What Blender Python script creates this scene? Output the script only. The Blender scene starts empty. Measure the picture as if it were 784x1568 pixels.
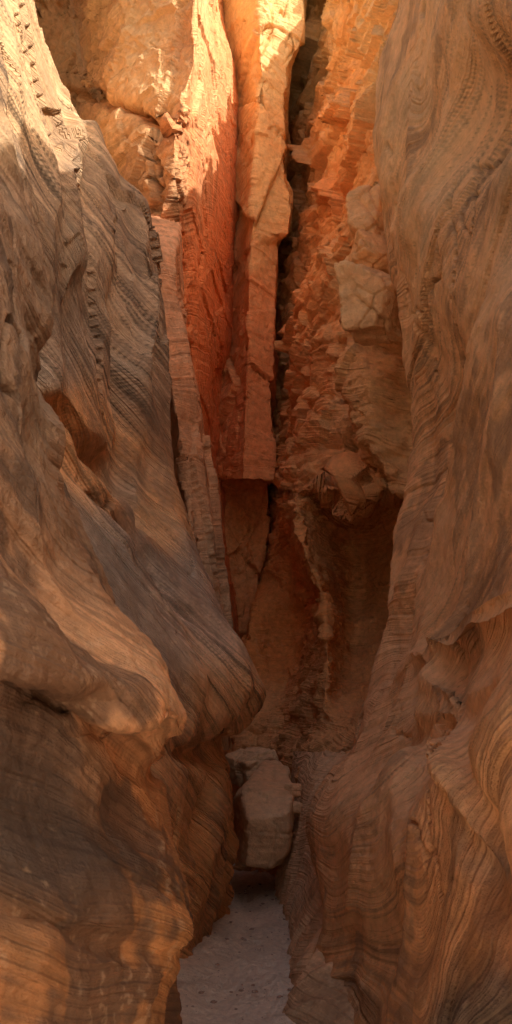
import bpy, math, numpy as np, time
from mathutils import Vector
T0=time.time()
rng=np.random.RandomState(7)
F=1500.0; CX=392.0; HY=1150.0; CH=1.5
# ---------------- noise ----------------
perm=rng.permutation(256).astype(np.int32); perm=np.concatenate([perm,perm,perm])
G3=rng.normal(size=(256,3)).astype(np.float32); G3/=np.linalg.norm(G3,axis=1)[:,None]
R3=rng.rand(256,3).astype(np.float32); R4=rng.rand(256,4).astype(np.float32)
def hsh(i,j,k): return perm[(perm[(perm[i&255]+j)&255]+k)&255]
def pn(P):
    P=P.astype(np.float32); I=np.floor(P).astype(np.int32); f=P-I
    u=f*f*f*(f*(f*6-15)+10); out=0
    ix=[perm[(I[:,0]+a)&255] for a in (0,1)]
    for a in (0,1):
        wa=u[:,0] if a else 1-u[:,0]; fx=f[:,0]-a
        for b in (0,1):
            wb=wa*(u[:,1] if b else 1-u[:,1]); fy=f[:,1]-b
            ij=perm[(ix[a]+I[:,1]+b)&255]
            for c in (0,1):
                g=G3[perm[(ij+I[:,2]+c)&255]]
                out=out+wb*(u[:,2] if c else 1-u[:,2])*(g[:,0]*fx+g[:,1]*fy+g[:,2]*(f[:,2]-c))
    return out*1.6
def fbm(P,s,o=3,off=0.0,r=0.5):
    S=np.array(s if hasattr(s,'__len__') else (s,s,s),dtype=np.float32)
    out=0;a=1.0
    for i in range(o):
        out=out+a*pn(P*S*np.float32(2.03**i)+np.float32(off+17.3*i)); a*=r
    return out
def scal(P,s,off=0.):
    """water-worn scallops: smooth hollows meeting in sharp crests"""
    return -np.abs(fbm(P,s,2,off,.4))
def facets(P,s,off=0.0,tilt=1.0):
    """fractured blocks: every cell has its own offset and its own tilted face; returns (height, edge distance)"""
    Q=(P*np.array(s,dtype=np.float32)+off).astype(np.float32)
    I=np.floor(Q).astype(np.int32); n=len(Q)
    f1=np.full(n,9.,np.float32); f2=np.full(n,9.,np.float32); h=np.zeros(n,np.float32)
    for a in (-1,0,1):
        for b in (-1,0,1):
            for c in (-1,0,1):
                idx=hsh(I[:,0]+a,I[:,1]+b,I[:,2]+c)
                r=R3[idx]; q=R4[idx]
                dx=Q-(I+np.array([a,b,c],np.int32)+r)
                d=(dx**2).sum(1)
                m=d<f1
                f2=np.where(m,f1,np.minimum(f2,d))
                hh=(q[:,0]-0.5)+tilt*((q[:,1]-.5)*dx[:,0]+(q[:,2]-.5)*dx[:,1]+(q[:,3]-.5)*dx[:,2])
                h=np.where(m,hh,h); f1=np.where(m,d,f1)
    return h,np.sqrt(f2)-np.sqrt(f1)
def layer_table(seed,mn,mx,groove=.35):
    r=np.random.RandomState(seed); N=32768; L=64.0
    t=np.linspace(0,L,N); out=np.zeros(N); p=0
    while p<L:
        th=r.uniform(mn,mx); a,b=np.searchsorted(t,[p,p+th]); u=(t[a:b]-p)/th
        out[a:b]=r.uniform(-.5,.5)+groove*(1-np.abs(2*u-1)**5)-groove*.5+r.uniform(-.3,.3)*(u-.5); p+=th
    return out
TAB={}
def tab(t,mn,mx,seed):
    key=(seed,mn,mx)
    if key not in TAB: TAB[key]=layer_table(seed,mn,mx)
    return np.interp(np.mod(t+20,64),np.linspace(0,64,32768),TAB[key]).astype(np.float32)
def tfield(P,dip,warp,wf=.35,seed=1):
    return (P@np.array(dip,dtype=np.float32)+warp*fbm(P,wf,3,seed*3.1)).astype(np.float32)
def ss(x,a,b): u=np.clip((x-a)/(b-a),0,1); return u*u*(3-2*u)
# ---------------- loft ----------------
def pchip(xk,Y,x,lin=False):
    xk=np.asarray(xk,float); Y=np.asarray(Y,float); h=np.diff(xk)
    sh=(-1,)+(1,)*(Y.ndim-1)
    d=np.diff(Y,axis=0)/h.reshape(sh)
    m=np.zeros_like(Y); 
    if len(xk)>2:
        a=d[:-1];b=d[1:]; ok=(a*b)>0
        m[1:-1]=np.where(ok,2*a*b/np.where(ok,a+b,1),0)
    m[0]=d[0];m[-1]=d[-1]
    x=np.clip(x,xk[0],xk[-1]); i=np.clip(np.searchsorted(xk,x,side='right')-1,0,len(xk)-2)
    t=((x-xk[i])/h[i]).reshape(sh); H=h[i].reshape(sh)
    if lin: return Y[i]*(1-t)+Y[i+1]*t
    return ((2*t**3-3*t**2+1)*Y[i]+(t**3-2*t**2+t)*H*m[i]+(-2*t**3+3*t**2)*Y[i+1]+(t**3-t**2)*H*m[i+1])
def img2w(px,py,d): return np.stack([(px-CX)/F*d, d+0*px*py, CH+(HY-py)/F*d+0*px],-1)
def make_mesh(name,P,faces_grid,mat,col=None,T=None):
    nc,nr=faces_grid
    me=bpy.data.meshes.new(name)
    idx=np.arange(nc*nr).reshape(nc,nr)
    q=np.stack([idx[:-1,:-1],idx[1:,:-1],idx[1:,1:],idx[:-1,1:]],-1).reshape(-1,4)
    me.vertices.add(len(P)); me.vertices.foreach_set('co',P.astype(np.float32).ravel())
    me.loops.add(q.size); me.loops.foreach_set('vertex_index',q.ravel().astype(np.int32))
    me.polygons.add(len(q)); me.polygons.foreach_set('loop_start',(np.arange(len(q))*4).astype(np.int32))
    me.polygons.foreach_set('use_smooth',np.ones(len(q),bool))
    me.update(calc_edges=True)
    col=np.maximum(col,.01); col=col/np.maximum(1,col.max(1)/.9)[:,None]
    at=me.color_attributes.new('Col','FLOAT_COLOR','POINT')
    at.data.foreach_set('color',np.concatenate([col,np.ones((len(col),1))],1).astype(np.float32).ravel())
    a2=me.attributes.new('T','FLOAT','POINT')
    a2.data.foreach_set('value',(P[:,2] if T is None else T).astype(np.float32))
    me.materials.append(mat)
    ob=bpy.data.objects.new(name,me); bpy.context.scene.collection.objects.link(ob); return ob
def grid_normals(A):
    gs=np.gradient(A,axis=0); gt=np.gradient(A,axis=1)
    n=np.cross(gs,gt); n/=np.maximum(np.linalg.norm(n,axis=-1,keepdims=True),1e-9); return n
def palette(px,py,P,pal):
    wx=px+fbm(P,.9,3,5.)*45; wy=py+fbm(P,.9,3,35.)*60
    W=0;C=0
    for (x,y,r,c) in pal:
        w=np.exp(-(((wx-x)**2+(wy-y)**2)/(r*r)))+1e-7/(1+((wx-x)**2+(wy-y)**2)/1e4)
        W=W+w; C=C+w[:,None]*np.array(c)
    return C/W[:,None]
WARM=np.array([1.05,.985,.83])
def weather(P,col,t,st=dict()):
    """natural colour variation of the stone: bedding bands, stains, mineral flecks"""
    g=lambda k,d: st.get(k,d)
    bs=g('bands',.5)
    Q=np.stack([P[:,0],P[:,1],t*5.],1).astype(np.float32)
    k=1+bs*(.38*tab(t,.12,.5,101)+.6*tab(t,.03,.1,102)+.6*tab(t,.01,.03,103))*np.clip(.65+1.2*fbm(P,.8,2,61.),.15,1.4)
    med=fbm(Q,1.3,3,33.); blot=fbm(P,1.1,4,44.)
    stv=fbm(P,(4.5,4.5,.45),3,55.)
    k=k*(1+.13*med)*(1+g('streak',.15)*stv)*(1+.08*fbm(P,11.,2,66.))
    c=col*np.clip(k,.3,1.7)[:,None]
    hue=(.5*med+.6*blot)[:,None]*np.array([.0,-.10,-.18])*g('hue',1.)
    c=c*(1+hue)
    v=ss(.6*blot+.4*stv+.3*med,g('vth',.08),g('vth',.08)+.22)*g('varn',.3)
    c=c*(1-v[:,None])+np.array(g('vcol',(.1,.07,.05)))*v[:,None]
    f=ss(fbm(P,13.,3,77.,.7),.45,.65)*ss(fbm(P,1.5,2,88.),.0,.3)*g('flecks',.35)*.6
    c=c*(1-f[:,None])+np.array([.62,.46,.34])*f[:,None]
    return c*WARM
def sheet(name,cols,mat,disp,pal,py0=-80,py1=1700,step=1.9,dens=1.75,pre=None,out=(-1,0),rise=1.,dents=(),slope=.6,ext_on=True,dip=(0,0,1),warp=.4,seed=1,st=dict(),gain=1.2,lin=False,crack=1.,jag=0.):
    rows=np.arange(py0,py1,step); K=[]
    for c in cols:
        c=sorted(c); a=np.array(c,float)
        v=pchip(a[:,0],a[:,1:],rows) if len(a)>1 else np.repeat(a[:,1:],len(rows),0)
        K.append(img2w(v[:,0],rows,v[:,1]))
    if pre:
        X=[]
        for (x,y) in pre:
            b=K[0].copy(); b[:,0]=x+np.sign(x)*.25*np.clip(b[:,2],0,9); b[:,1]=y
            X.append(b)
        K=X+K
    K=np.array(K); samples=[]
    for i in range(len(K)-1):
        def ip(k): return np.clip(CX+F*K[k][:,0]/np.maximum(K[k][:,1],.5),-60,850)
        vis=np.abs(ip(i+1)-ip(i)).max()/dens
        d3=np.abs(K[i+1]-K[i]).max()*30
        n=int(min(max(8,vis if (pre is None or i>=len(pre)) else 30,min(d3,70)),240))
        samples.append(i+np.arange(n)/n)
    samples.append([len(K)-1.]); s=np.concatenate(samples)
    A=pchip(np.arange(len(K)),K,s,lin)
    nc,nr=A.shape[:2]
    PY=np.repeat(rows[None],nc,0); ne=0
    if ext_on:
        top=A[:,0,:]; o=np.array([out[0],out[1],0.]); ext=[]
        rk=np.array(rise if hasattr(rise,'__len__') else [rise]*len(K),float); rr=np.interp(s,np.arange(len(K)),rk)
        q=np.arange(nc)
        rr=rr*(1+.2*np.sin(q*.045))+jag*(np.sin(q*.11+1)+.6*np.sin(q*.23)+1.2); rr=np.convolve(np.pad(rr,10,'edge'),np.ones(21)/21,'valid')
        for u in np.linspace(0,1,26)[1:]:
            e=top.copy(); e[:,2]+=rr*u; e+=o*(rr*slope*u**1.3)[:,None]; ext.append(e)
        for u in (.2,.5,1.,2,3.5,6,10,16):
            e=ext[24].copy(); e+=o*u; e[:,2]+=.03*u; ext.append(e)
        E=np.stack(ext[::-1],1); A=np.concatenate([E,A],1); PY=np.concatenate([np.full((nc,E.shape[1]),rows[0]),PY],1); ne=E.shape[1]
    nr=A.shape[1]
    n=grid_normals(A)
    sg=np.sign(((np.array([0,0,3.])-A)*n).sum(-1)[:,ne:].mean()); n*=sg
    P=A.reshape(-1,3); N=n.reshape(-1,3)
    px=np.where(P[:,1]>1,CX+F*P[:,0]/np.maximum(P[:,1],1),CX+np.sign(P[:,0])*800); py=PY.ravel()
    h=np.zeros(len(P))
    if dents:
        w1=fbm(P,1.2,2,3.)*14; w2=fbm(P,1.2,2,13.)*14
        for (x,y,rx,ry,ang,am,pw) in dents:
            ca,sa=math.cos(math.radians(ang)),math.sin(math.radians(ang))
            dx=px-x+w1; dy=py-y+w2
            a=(dx*ca+dy*sa)/rx; b=(-dx*sa+dy*ca)/ry
            h-=am*np.exp(-(a*a+b*b)**pw)
    P2=P+N*h[:,None]
    N2=grid_normals(P2.reshape(nc,nr,3)).reshape(-1,3)*sg
    P2f=P2.astype(np.float32); t=tfield(P2f,dip,warp,.35,seed)
    # joints and cracks
    cn=fbm(P2f,(.9,.9,.45),4,seed*7.7); cm=ss(fbm(P2f,.7,2,seed*1.3+90),.0,.35)
    cr=(1-ss(np.abs(cn),.0,.03))*cm*crack
    P3=P2+N2*(disp(P2f,px,py,t)-.05*cr)[:,None]
    P3=P3.astype(np.float32)
    t3=t+((P3-P2f)@np.array(dip,np.float32))*.6
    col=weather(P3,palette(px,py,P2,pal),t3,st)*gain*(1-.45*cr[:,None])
    ob=make_mesh(name,P3,(nc,nr),mat,col,t3)
    return ob
# ---------------- materials (cheap: bedding and stains are vertex attributes) ----------------
def rock_mat(name,bump=.5,bb=.012,fine=.03,rough=.85,fs=13.):
    m=bpy.data.materials.new(name); m.use_nodes=True; nt=m.node_tree; N=nt.nodes; L=nt.links
    bs=N['Principled BSDF']; bs.inputs['Roughness'].default_value=rough; bs.inputs['Specular IOR Level'].default_value=.2
    geo=N.new('ShaderNodeNewGeometry'); a=N.new('ShaderNodeAttribute'); a.attribute_name='Col'
    T=N.new('ShaderNodeAttribute'); T.attribute_name='T'
    n=N.new('ShaderNodeTexNoise'); n.inputs['Scale'].default_value=fs; n.inputs['Detail'].default_value=4; n.inputs['Roughness'].default_value=.74; L.new(geo.outputs['Position'],n.inputs['Vector'])
    b=N.new('ShaderNodeTexNoise'); b.noise_dimensions='1D'; b.inputs['Scale'].default_value=28; b.inputs['Detail'].default_value=2; b.inputs['Roughness'].default_value=.7; L.new(T.outputs['Fac'],b.inputs['W'])
    mr=N.new('ShaderNodeMapRange'); L.new(n.outputs['Fac'],mr.inputs[0])
    for i,q in enumerate((.3,.7,.84,1.2)): mr.inputs[i+1].default_value=q
    vm=N.new('ShaderNodeVectorMath'); vm.operation='SCALE'; L.new(a.outputs['Color'],vm.inputs[0]); L.new(mr.outputs[0],vm.inputs['Scale'])
    L.new(vm.outputs[0],bs.inputs['Base Color'])
    m1=N.new('ShaderNodeMath'); m1.operation='MULTIPLY'; L.new(n.outputs['Fac'],m1.inputs[0]); m1.inputs[1].default_value=fine
    m2=N.new('ShaderNodeMath'); m2.operation='MULTIPLY_ADD'; L.new(b.outputs['Fac'],m2.inputs[0]); m2.inputs[1].default_value=bb; L.new(m1.outputs[0],m2.inputs[2])
    bp=N.new('ShaderNodeBump'); bp.inputs['Strength'].default_value=bump; bp.inputs['Distance'].default_value=1.; L.new(m2.outputs[0],bp.inputs['Height']); L.new(bp.outputs[0],bs.inputs['Normal'])
    return m
m_near =rock_mat('near_sandstone',.9,.022,.032)
m_grey =rock_mat('striated_sandstone',.95,.08,.035)
m_red  =rock_mat('red_sandstone',.8,.025,.045)
m_frac =rock_mat('fractured_sandstone',.8,.04,.045)
m_right=rock_mat('smooth_sandstone',.9,.028,.028)
# ---------------- columns ----------------
def off(c,dx,dd=None,d=None): return [(p,x+dx,(D+dd if dd is not None else d)) for p,x,D in c]
Ar=[(-260,-120,4.2),(0,-45,4.2),(140,0,4.2),(260,40,4.2),(420,78,4.2),(520,82,4.1),(600,76,4.1),(700,102,4.1),(830,150,4.05),(930,200,4.),(1000,246,3.9),(1060,280,3.8),(1100,294,3.75),(1122,292,3.8),(1146,264,4.0),(1230,265,4.05),(1330,285,3.95),(1450,290,3.9),(1568,285,3.9),(1700,285,3.9)]
A2=[(-260,-170,3.6),(140,-50,3.6),(420,30,3.55),(600,30,3.5),(830,80,3.45),(1000,170,3.4),(1070,215,3.35),(1105,215,3.38),(1130,195,3.7),(1230,195,3.72),(1330,215,3.5),(1450,225,3.4),(1700,220,3.3)]
A1=[(-260,-230,2.9),(420,-60,3.0),(600,-40,2.95),(830,0,2.9),(980,60,2.85),(1035,70,2.85),(1075,70,3.12),(1230,80,3.12),(1350,100,2.95),(1700,100,2.8)]
A0=[(-260,-420,2.2),(600,-220,2.2),(1050,-200,2.1),(1700,-200,2.2)]
dA=lambda P,px,py,t: .05*fbm(P,.9,3)+.13*scal(P,(1.,1.,.8),5.)+.03*fbm(P,3.,4,9.)+.045*tab(t,.12,.4,3)*np.clip(.2+fbm(P,.8,2,51.)*2,0,1.1)*ss(py,100,500)+.007*tab(t,.02,.06,4)
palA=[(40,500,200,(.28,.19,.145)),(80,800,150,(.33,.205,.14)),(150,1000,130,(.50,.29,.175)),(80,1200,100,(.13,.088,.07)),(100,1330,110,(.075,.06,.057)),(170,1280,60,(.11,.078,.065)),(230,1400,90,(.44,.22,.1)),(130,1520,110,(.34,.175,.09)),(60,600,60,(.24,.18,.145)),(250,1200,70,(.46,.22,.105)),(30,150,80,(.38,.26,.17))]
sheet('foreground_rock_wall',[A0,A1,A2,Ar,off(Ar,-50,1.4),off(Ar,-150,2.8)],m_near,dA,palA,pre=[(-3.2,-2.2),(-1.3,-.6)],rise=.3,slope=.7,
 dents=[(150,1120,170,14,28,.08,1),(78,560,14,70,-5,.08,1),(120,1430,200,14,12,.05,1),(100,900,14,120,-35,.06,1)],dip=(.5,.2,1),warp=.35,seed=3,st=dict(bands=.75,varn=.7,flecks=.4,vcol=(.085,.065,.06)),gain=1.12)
Bs=[(-260,10,10.),(0,38,9.6),(60,66,9.4),(150,108,9.3),(200,150,9.2),(280,190,9.1),(310,218,9.),(400,240,8.9),(500,252,8.8),(640,258,8.6),(720,264,8.5),(800,285,8.3),(870,312,8.2),(940,350,8.),(1000,383,7.9),(1060,398,7.8),(1100,382,7.9),(1160,358,8.2),(1220,366,8.3),(1300,360,8.5),(1400,346,8.9),(1480,330,9.),(1700,320,9.2)]
B0=off(Ar,-90,d=5.2)
B1=[(-260,-60,6.2),(140,40,6.3),(420,95,6.3),(600,95,6.2),(700,125,6.3),(830,175,6.),(930,225,5.9),(1040,290,6.),(1100,295,6.2),(1165,285,6.3),(1330,285,6.3),(1480,270,6.5),(1700,260,6.6)]
B2=[(-260,0,8.),(140,85,8.),(300,140,7.9),(420,170,7.8),(600,180,7.6),(700,190,7.6),(770,205,7.3),(830,235,7.1),(930,290,6.9),(1040,345,6.9),(1090,345,7.),(1165,322,7.3),(1330,325,7.3),(1480,300,7.2),(1700,290,7.3)]
dB=lambda P,px,py,t: .04*fbm(P,(.9,.9,.4),3,3.)+.15*scal(P,(1.1,1.1,.5),8.)+.02*fbm(P,(3.,3.,1.2),3,9.)+(.065*tab(t,.2,.7,5)*(.3+.7*ss(py,300,800))+.028*tab(t,.04,.12,6)*ss(py,500,750))*np.clip(.5+fbm(P,.6,2,51.)*1.5,.2,1.1)+.09*facets(P,(2.,2.,.7),9.,1.)[0]*np.clip((700-py)/200,0,1)
palB=[(60,100,90,(.42,.28,.18)),(130,350,110,(.27,.185,.135)),(110,500,80,(.23,.17,.145)),(200,450,80,(.26,.18,.135)),(160,700,70,(.50,.26,.13)),(200,850,110,(.24,.195,.18)),(300,950,90,(.33,.245,.21)),(360,1040,50,(.60,.36,.21)),(310,1200,60,(.56,.31,.17)),(330,1350,90,(.60,.30,.14)),(270,780,40,(.58,.31,.15)),(210,620,50,(.24,.165,.13))]
sheet('striated_rock_wall',[B0,B1,B2,Bs,off(Bs,-25,1.5),off(Bs,-110,4.)],m_grey,dB,palB,rise=.2,slope=.7,
 dents=[(160,700,105,15,50,.4,1.5),(85,560,10,80,0,.2,1),(112,300,8,150,-3,-.12,2),(137,310,8,140,-3,.1,1),(195,550,9,190,-4,.2,1),(222,480,8,120,0,-.14,1),(330,1150,50,14,-15,.18,1),(330,1230,9,70,8,.2,1),(300,1330,10,120,5,.2,1),(230,850,160,8,50,.15,1)],
 dip=(.7,.35,1),warp=.2,seed=5,st=dict(bands=1.5,varn=.4,flecks=.35,vcol=(.12,.098,.095)),gain=1.48)
Sr=[(330,262,12.),(352,268,10.6),(390,264,9.9),(440,266,9.8),(480,275,9.8),(560,290,9.8),(620,300,9.8),(700,310,9.8),(780,320,9.8),(860,328,9.8),(920,335,9.8),(1100,345,9.8)]
dS=lambda P,px,py,t: .03*fbm(P,1.1,3,2.)+.14*facets(P,(1.2,1.2,.4),3.)[0]+.02*tab(t,.1,.4,8)+.01*fbm(P,7,3)
palS=[(270,500,120,(.52,.27,.17)),(300,750,80,(.46,.27,.18)),(310,880,60,(.38,.27,.2))]
sheet('leaning_rock_slab',[off(Sr,-70,.4),off(Sr,-32,-.25),Sr,off(Sr,6,.9),off(Sr,-30,2.5)],m_red,dS,palS,py0=330,py1=1150,ext_on=False,dip=(-.3,.2,1),st=dict(bands=.6,varn=.25),lin=True,gain=1.4)
Ce=[(-260,300,11.),(0,300,11.),(90,298,11.),(140,285,11.),(200,270,11.),(260,266,11.),(340,262,11.2),(400,250,11.5),(600,245,12),(1200,245,12)]
Cf=[(-260,332,15.3),(0,336,15.3),(100,352,15.3),(280,358,15.3),(400,350,15.3),(500,347,15.3),(620,332,15.3),(700,325,15.3),(820,332,15.3),(950,345,15.3),(1200,350,15.3)]
Cm=[(-260,318,12.8),(0,318,12.8),(100,325,12.8),(200,315,12.8),(280,312,12.8),(400,306,12.8),(600,298,12.9),(800,300,13),(1200,300,13)]
def dC(P,px,py,t):
    h,e=facets(P,(.9,.35,.8),7.,1.); h2,e2=facets(P,(2.6,1.,2.2),2.); h3,_=facets(P,(6.,3.,7.),5.)
    fr=ss(300-px,0,30)
    return (.08+.15*fr)*h*1.+(.02+.08*fr)*h2+.03*fr*h3+.02*fbm(P,1.2,3,3.)+(.01+.04*fr)*tab(t,.15,.6,11)+(.01+.02*fr)*fbm(P,6,4)
palC=[(200,60,110,(.76,.52,.31)),(90,60,60,(.8,.60,.38)),(180,200,90,(.48,.31,.18)),(240,280,50,(.25,.16,.1)),(330,60,60,(.58,.26,.13)),(320,250,70,(.58,.22,.105)),(310,450,90,(.66,.22,.09)),(310,650,90,(.74,.26,.11))]
sheet('red_rock_wall',[[(-260,-60,16.5)],[(-260,60,16.),(200,70,16)],[(-260,105,15.5),(0,110,15.5),(160,128,15.5)],[(-260,108,13.),(0,112,13.),(160,130,13.)],[(-260,190,11.6),(300,190,11.8)],Ce,Cm,Cf,off(Cf,25,1.6),off(Cf,60,5)],m_red,dC,palC,py1=1300,rise=.5,slope=.5,
 dents=[(180,160,90,14,20,.3,2)],dip=(-.3,-.2,1),seed=11,st=dict(bands=.7,varn=.35,streak=.3,vcol=(.2,.115,.075)),lin=True,crack=1.6,gain=1.45)
Dr=[(-260,470,15.2),(0,462,15.2),(60,460,15.2),(110,440,15.2),(170,437,15.2),(270,437,15.2),(300,445,15.1),(355,443,15.1),(378,424,15.3),(440,422,15.3),(500,417,15.3),(560,416,15.3),(650,420,15.3),(700,422,15.2),(736,419,15.2),(741,411,16.2),(810,410,16.2),(870,398,16.3),(930,395,16.3),(968,380,16.4),(1000,374,17),(1200,370,18)]
Dl=[(p,x,D+.7) for p,x,D in Cf]
Dm=[(-260,395,15.),(0,398,15.),(170,396,15.),(378,385,15.),(500,380,15.1),(650,374,15.1),(736,370,15.1),(742,368,16.4),(870,368,16.3),(968,366,16.5),(1000,362,17),(1200,360,18)]
def dD(P,px,py,t):
    h,e=facets(P,(.8,.3,.55),21.,1.); h2,_=facets(P,(2.2,1.,1.6),12.,1.); h3,_=facets(P,(6.,3.,5.),5.)
    g=np.clip(e/.03,0,1)
    return .13*h+.05*h2+.02*h3-.03*(1-g)+.015*fbm(P,1.2,3,3.)+.03*tab(t,.12,.6,14)+.012*fbm(P,6,4)
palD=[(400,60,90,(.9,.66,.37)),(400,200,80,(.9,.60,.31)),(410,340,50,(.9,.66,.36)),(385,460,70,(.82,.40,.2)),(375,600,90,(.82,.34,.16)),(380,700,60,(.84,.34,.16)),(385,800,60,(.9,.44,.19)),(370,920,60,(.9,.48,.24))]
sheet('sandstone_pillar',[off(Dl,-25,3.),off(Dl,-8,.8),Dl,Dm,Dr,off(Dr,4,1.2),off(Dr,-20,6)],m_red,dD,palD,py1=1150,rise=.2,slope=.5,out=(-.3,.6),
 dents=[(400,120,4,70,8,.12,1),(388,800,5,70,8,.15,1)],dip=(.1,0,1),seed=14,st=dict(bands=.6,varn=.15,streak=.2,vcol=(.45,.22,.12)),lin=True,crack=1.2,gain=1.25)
E=lambda px: [(-260,px,20.5),(800,px,20.5),(900,px,17.5),(1000,px,16.5),(1100,px,15.5),(1200,px,15.),(1290,px,15.),(1450,px,15.)]
dE=lambda P,px,py,t: .2*facets(P,(.6,.6,.9),4.)[0]+.15*fbm(P,.5,3)+.1*tab(t,.2,.8,17)+.02*fbm(P,6,3)
palE=[(430,200,300,(.86,.48,.25)),(440,950,200,(.88,.4,.17)),(440,1150,100,(.86,.44,.21))]
sheet('back_canyon_wall',[[(-260,300,22)],E(350),E(400),E(440),E(500),[(-260,620,21)]],m_frac,dE,palE,py0=-30,py1=1450,rise=.1,out=(0,1),slope=.8,step=2.5,dens=2.5)
F1=[(-260,452,18.5),(0,447,18.5),(60,444,18.5),(120,434,18.5),(200,432,18.3),(400,420,18.),(500,410,18),(600,414,17.8),(700,410,17.8),(800,408,17.4),(870,398,16.8),(930,388,15.8),(1000,366,14.8),(1100,360,14),(1200,360,13.5),(1290,358,13.),(1330,358,12.6),(1450,358,12.6)]
F15=[(-260,500,16.),(0,500,16.),(100,478,16.3),(200,475,16.),(400,468,15.8),(500,455,15.8),(600,442,15.8),(700,436,15.6),(800,432,15.4),(900,440,15.3),(960,442,15.),(1020,436,14.5),(1100,425,13.3),(1200,410,12.8),(1290,400,12.6),(1450,395,12.4)]
F2=[(-260,560,14.2),(0,545,14.2),(100,530,14.),(200,525,13.9),(300,520,13.7),(400,512,13.5),(480,500,13.3),(560,474,13.5),(640,467,13.5),(700,460,13.3),(780,454,12.9),(850,469,12.4),(930,497,12.),(1010,501,11.6),(1080,494,11.2),(1150,470,11.),(1230,446,10.8),(1300,436,10.7),(1450,430,10.7)]
F25=[(-260,590,12.6),(0,575,12.6),(250,560,12.4),(500,545,12.2),(560,540,12.2),(640,535,12.2),(700,530,12.1),(750,525,11.9),(762,530,13.5),(850,540,14.2),(950,548,13.8),(1030,540,12.6),(1090,528,11.),(1150,505,10.4),(1250,470,10.2),(1450,450,10.)]
F3=[(-260,660,11.),(0,640,11.),(250,620,11.),(400,630,11.),(500,635,10.9),(700,650,10.7),(756,650,10.6),(769,645,12.3),(900,640,12.7),(1030,610,11.6),(1100,580,10.),(1250,520,9.),(1450,500,8.8)]
def dF(P,px,py,t):
    alc=np.clip((py-740)/60,0,1)
    h,_=facets(P,(.9,.9,1.3),5.,1.2); h2,_=facets(P,(2.6,2.6,4.5),2.,1.); h3,_=facets(P,(6.,6.,11.),8.,1.)
    colm=1-.75*np.exp(-(((px-588)/42)**4+((py-620)/115)**4))
    rough=(.36*h+.12*h2+.17*tab(t,.2,.65,21))*colm+.025*h3+.025*tab(t,.04,.12,22)
    sm=.04*fbm(P,.7,3,4.)+.14*scal(P,(.9,.9,.9),4.)+.06*tab(t,.2,.6,23)+.03*h+.03*h2+.02*h3+.02*tab(t,.04,.15,24)
    return rough*(1-.85*alc)+sm*(.3+.7*alc)+.01*fbm(P,8,3)
palF=[(500,50,90,(.9,.68,.40)),(460,250,60,(.72,.41,.22)),(540,200,70,(.9,.60,.34)),(500,430,60,(.84,.5,.26)),(440,500,60,(.66,.36,.18)),(540,450,60,(.9,.58,.31)),(500,600,60,(.9,.53,.28)),(480,720,60,(.84,.45,.22)),(590,620,60,(.9,.62,.36)),(440,950,80,(.9,.41,.15)),(540,850,80,(.8,.44,.21)),(550,980,60,(.84,.45,.21)),(450,1130,80,(.9,.5,.26)),(480,1050,50,(.9,.48,.23))]
sheet('fractured_rock_wall',[off(F1,10,4),off(F1,3,1.5),F1,F15,F2,F25,F3,off(F3,160,d=9.2),off(F3,420,d=7.5)],m_frac,dF,palF,py1=1450,rise=[.15]*7+[.1,.1],out=(1,0),slope=.6,jag=.12,
 dents=[(588,620,32,112,-5,-.45,3),(534,640,9,110,-6,.5,1.5),(440,950,30,60,20,.3,1)],dip=(.12,.05,1),warp=.35,seed=21,st=dict(bands=.75,varn=.15,vcol=(.35,.19,.11)),gain=1.3)
Gs=[(-260,625,8.6),(0,600,8.5),(60,588,8.5),(150,573,8.4),(250,572,8.4),(330,590,8.3),(400,596,8.3),(480,603,8.2),(560,622,8.1),(680,631,8.),(740,625,7.9),(820,610,7.8),(900,600,7.7),(980,582,7.6),(1060,562,7.4),(1110,546,7.2),(1150,530,7.1),(1180,500,7.1),(1220,475,7.),(1250,465,6.9),(1310,471,6.7),(1380,482,6.4),(1440,490,6.2),(1500,482,6.),(1568,476,5.9),(1700,470,5.8)]
G1=[(-260,670,7.2),(0,650,7.1),(250,625,7.1),(480,648,6.9),(680,675,6.8),(820,655,6.7),(980,630,6.5),(1110,595,6.1),(1180,555,6.),(1250,520,5.8),(1380,535,5.5),(1450,545,5.4),(1568,530,5.2),(1700,525,5)]
G2=[(-260,740,5.5),(250,715,5.6),(600,725,5.4),(900,705,5.2),(1100,670,4.7),(1250,620,4.5),(1400,625,4.3),(1568,620,4.1),(1700,620,4)]
G3_=[(-260,830,4.),(250,810,4.2),(600,800,4.),(900,790,3.7),(1100,760,3.4),(1300,730,3.3),(1500,730,3.1),(1700,730,3)]
G4=[(-260,1050,2.7),(900,1000,2.5),(1300,960,2.3),(1700,960,2.2)]
dG=lambda P,px,py,t: .05*fbm(P,(.8,.8,.55),3,13.)+.17*scal(P,(.8,.8,.65),13.)+.025*fbm(P,2.4,4,9.)+.045*tab(t,.25,.7,31)*np.clip(.2+fbm(P,.5,2,71.)*2,.0,1.1)+.007*tab(t,.03,.1,32)
palG=[(700,100,130,(.62,.41,.24)),(620,150,60,(.31,.215,.14)),(760,300,90,(.35,.24,.155)),(680,450,100,(.62,.39,.23)),(740,700,110,(.54,.33,.19)),(660,850,90,(.60,.36,.215)),(740,900,90,(.57,.33,.185)),(620,1080,80,(.66,.40,.25)),(700,1200,90,(.49,.29,.165)),(560,1250,70,(.70,.42,.26)),(600,1400,80,(.50,.27,.14)),(740,1400,90,(.36,.19,.10)),(740,1540,50,(.10,.078,.065)),(560,1520,60,(.38,.21,.115)),(690,1330,25,(.25,.21,.18)),(600,400,40,(.42,.28,.18))]
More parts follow.
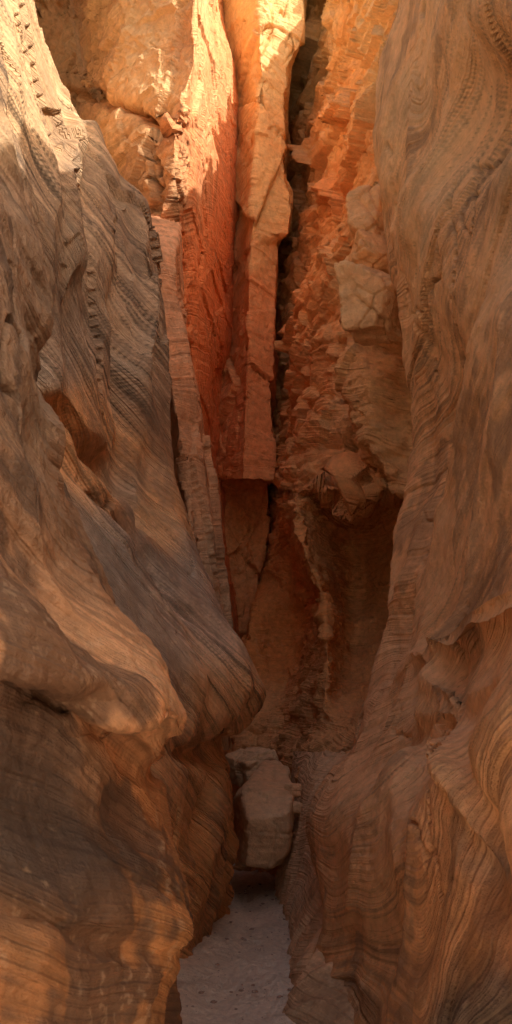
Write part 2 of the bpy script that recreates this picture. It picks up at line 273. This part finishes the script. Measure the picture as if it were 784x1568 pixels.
sheet('smooth_rock_wall',[G4,G3_,G2,G1,Gs,off(Gs,12,1.),off(Gs,50,3.5)],m_right,dG,palG,py0=-120,pre=[(3.4,-2.2),(1.4,-.5)],out=(1,0),rise=[2.5,2.8,3.,3.,2.9,2.4,.35,.05,.02],slope=.25,jag=.08,  # near rim, out of view, raised to block direct sun from the left walls
 dents=[(700,170,60,120,25,.32,1),(770,330,45,110,15,.3,1),(640,260,14,150,12,-.15,1),(690,1180,12,160,-12,-.14,1),(720,1300,25,140,-8,.15,1),(640,1120,90,14,-35,.12,1),(600,1300,22,100,8,-.12,1),(700,960,110,16,-40,-.12,1),(660,720,12,200,10,.1,1)],
 dip=(-.4,.3,1),warp=.7,seed=31,st=dict(bands=.85,varn=.55,flecks=.4,vcol=(.17,.12,.088)),gain=1.5)
H=[[(1150,446,12.5),(1200,446,12.),(1260,442,11.6),(1350,432,11.2),(1450,430,11.)],
[(1150,452,11.6),(1200,450,11.2),(1260,442,10.8),(1340,424,10.4),(1400,420,10.2),(1450,420,10.2)],
[(1150,480,10.5),(1200,470,9.9),(1260,460,9.5),(1340,444,9.3),(1400,433,9),(1500,430,9)],
[(1150,560,9.3),(1250,500,8.3),(1350,476,7.8),(1440,446,7.4),(1500,430,7.2),(1600,426,7.2)],
[(1150,620,7.5),(1300,560,6.8),(1420,510,6.2),(1500,462,5.8),(1560,434,5.6),(1690,424,5.6)],
[(1150,720,6.7),(1400,640,5.9),(1560,560,5.1),(1640,490,4.7),(1690,460,4.5)]]
dH=lambda P,px,py,t: .08*scal(P,(3.,3.,.6),3.)+.02*fbm(P,2.,3,9.)+.012*tab(t,.06,.25,41)
palH=[(450,1280,60,(.84,.56,.38)),(440,1420,60,(.56,.36,.24)),(450,1540,60,(.40,.27,.19))]
sheet('fluted_rock_ledge',H,m_right,dH,palH,py0=1150,py1=1690,ext_on=False,dip=(.3,.1,1),st=dict(bands=.4),gain=1.5)
# ---------------- boulders ----------------
def boulder(name,c,size,rot,seed,col,mat,bev=.16,cuts=9,amp=.05):
    """angular block: intersection of many half-spaces, rounded, then weathered"""
    r=np.random.RandomState(seed); nu,nv=150,90
    th=np.linspace(0,2*np.pi,nu); ph=np.linspace(0.001,np.pi-.001,nv)
    T,Ph=np.meshgrid(th,ph,indexing='ij'); D=np.stack([np.cos(T)*np.sin(Ph),np.sin(T)*np.sin(Ph),np.cos(Ph)],-1).reshape(-1,3)
    nrm=[(1,0,0),(-1,0,0),(0,1,0),(0,-1,0),(0,0,1),(0,0,-1)]; dist=[.5]*6
    for i in range(cuts):
        v=r.normal(size=3); v/=np.linalg.norm(v); nrm.append(tuple(v)); dist.append(r.uniform(.5,.66))
    nrm=np.array(nrm); nrm[:6]+=r.normal(size=(6,3))*.09; nrm/=np.linalg.norm(nrm,axis=1)[:,None]
    k=np.maximum(D@nrm.T,0)/np.array(dist)
    R=1/(np.sum(k**(1/bev*2.2),axis=1)**(bev/2.2))
    P=D*R[:,None]*np.array(size)
    h,e=facets(P,(3.,3.,3.),seed*1.7,1.)
    P=P+D*(amp*.9*h+amp*fbm(P,2.5,4,seed)-amp*.5*np.clip(1-e/.08,0,1)+amp*.35*tab(P[:,2].astype(np.float32),.05,.2,seed))[:,None]
    ca,sa=np.cos(rot),np.sin(rot)
    Rx=np.array([[1,0,0],[0,ca[0],-sa[0]],[0,sa[0],ca[0]]]);Ry=np.array([[ca[1],0,sa[1]],[0,1,0],[-sa[1],0,ca[1]]]);Rz=np.array([[ca[2],-sa[2],0],[sa[2],ca[2],0],[0,0,1]])
    P=P@(Rz@Ry@Rx).T+np.array(c)
    P=P.reshape(nu,nv,3); P[-1]=P[0]; P=P.reshape(-1,3).astype(np.float32)
    cc=weather(P,np.tile(np.array(col)[None],(len(P),1)),P[:,2]+.2*P[:,0],dict(bands=.25,varn=.1,flecks=.2,vcol=(.3,.15,.1)))*1.2
    return make_mesh(name,P,(nu,nv),mat,cc)
def at(px,py,d): return tuple(img2w(np.float64(px),np.float64(py),np.float64(d)))
m_b=rock_mat('boulder_sandstone',.8,.006,.04)
def bl(name,px,py,d,w,h,dep,rot,seed,col=(.9,.62,.43),**k):
    boulder(name,at(px,py,d),(w/F*d,dep,h/F*d),np.radians(rot),seed,col,m_b,**k)
bl('wedged_boulder',402,1250,10.4,80,112,1.9,(8,7,6),3,amp=.035,bev=.06,cuts=7)
bl('boulder',388,1178,11.9,58,50,.6,(10,-12,30),5)
bl('boulder.001',449,1210,9.9,24,24,.18,(0,0,30),8,bev=.3,amp=.02)
bl('boulder.002',447,1236,9.8,20,20,.2,(0,20,30),9,bev=.3,amp=.02)
bl('stacked_boulder',572,345,10.5,60,80,.7,(4,-6,-15),11,(.78,.51,.3),bev=.08)
bl('stacked_boulder.001',568,404,10.5,66,56,.7,(0,5,10),12,(.7,.44,.25),bev=.08)
bl('stacked_boulder.002',575,472,10.3,80,88,.75,(5,-4,-20),13,(.88,.61,.37),bev=.06)
# ---------------- ground ----------------
def sp(a,n,k): u=np.linspace(-1,1,n); return a*np.sinh(k*u)/np.sinh(k)
gx=sp(90,360,7.); gy=7+sp(120,420,5.5)
X,Y=np.meshgrid(gx,gy,indexing='ij'); P=np.stack([X.ravel(),Y.ravel(),np.zeros(X.size)],1).astype(np.float32)
P[:,2]=.035*fbm(P,1.1,3,2.)+.035*fbm(P,5.,4,7.,.6)+.05*np.clip(np.abs(P[:,0]+.1)-.2,0,1)
P[:,2]-=.03*np.exp(-((P[:,0]+.1+.08*np.sin(P[:,1]*1.3))/.12)**2)
ms=rock_mat('sand',.9,.0,.04,.95,22.)
make_mesh('sandy_path',P,(len(gx),len(gy)),ms,np.tile(np.array([[.9,.72,.57]]),(len(P),1))*(1+.12*fbm(P,1.5,3,5.)[:,None]),P[:,2])
def pebbles():
    import bmesh
    bm=bmesh.new(); r=np.random.RandomState(4)
    for i in range(220):
        y=r.uniform(4.8,11.); x=-.12+r.uniform(-.42,.42); s=.004+.016*r.rand()**4
        g=bmesh.ops.create_icosphere(bm,subdivisions=1,radius=s)
        for v in g['verts']:
            v.co.x*=r.uniform(.8,1.5); v.co.y*=r.uniform(.8,1.4); v.co.z*=.6
            v.co+=Vector((x,y,.0+.01))
    me=bpy.data.meshes.new('pebbles'); bm.to_mesh(me); bm.free()
    at_=me.color_attributes.new('Col','FLOAT_COLOR','POINT')
    at_.data.foreach_set('color',np.tile([.45,.3,.23,1],len(me.vertices)).astype(np.float32))
    me.materials.append(m_b); o=bpy.data.objects.new('pebbles',me); bpy.context.scene.collection.objects.link(o)
pebbles()
# ---------------- camera, light ----------------
sc=bpy.context.scene
cam=bpy.data.cameras.new('Camera'); co=bpy.data.objects.new('Camera',cam); sc.collection.objects.link(co); sc.camera=co
co.location=(0,0,CH); co.rotation_euler=(math.pi/2,0,0)
cam.sensor_fit='VERTICAL'; cam.sensor_height=36; cam.sensor_width=36; cam.lens=36*F/1568; cam.shift_y=(HY-784)/1568
cam.clip_end=500; cam.clip_start=.05
cam.dof.use_dof=True; cam.dof.focus_distance=11; cam.dof.aperture_fstop=6.3
az=math.radians(126); el=math.radians(31.5)
sv=Vector((math.sin(az)*math.cos(el),math.cos(az)*math.cos(el),math.sin(el)))
sl=bpy.data.lights.new('Sun','SUN'); sl.energy=5; sl.angle=math.radians(.5); sl.color=(1,.92,.79)
so=bpy.data.objects.new('Sun',sl); sc.collection.objects.link(so); so.rotation_euler=sv.to_track_quat('Z','Y').to_euler()
w=bpy.data.worlds.new('World'); sc.world=w; w.use_nodes=True
sk=w.node_tree.nodes.new('ShaderNodeTexSky'); sk.sky_type='NISHITA'; sk.sun_disc=False; sk.sun_elevation=el; sk.sun_rotation=az
sk.dust_density=8; sk.air_density=1.; sk.ozone_density=0.
bg=w.node_tree.nodes['Background']; bg.inputs['Strength'].default_value=.15
w.node_tree.links.new(sk.outputs[0],bg.inputs[0])
sc.view_settings.view_transform='Standard'; sc.view_settings.look='None'; sc.view_settings.exposure=0
print('verts',sum(len(o.data.vertices) for o in sc.objects if o.type=='MESH'),time.time()-T0)
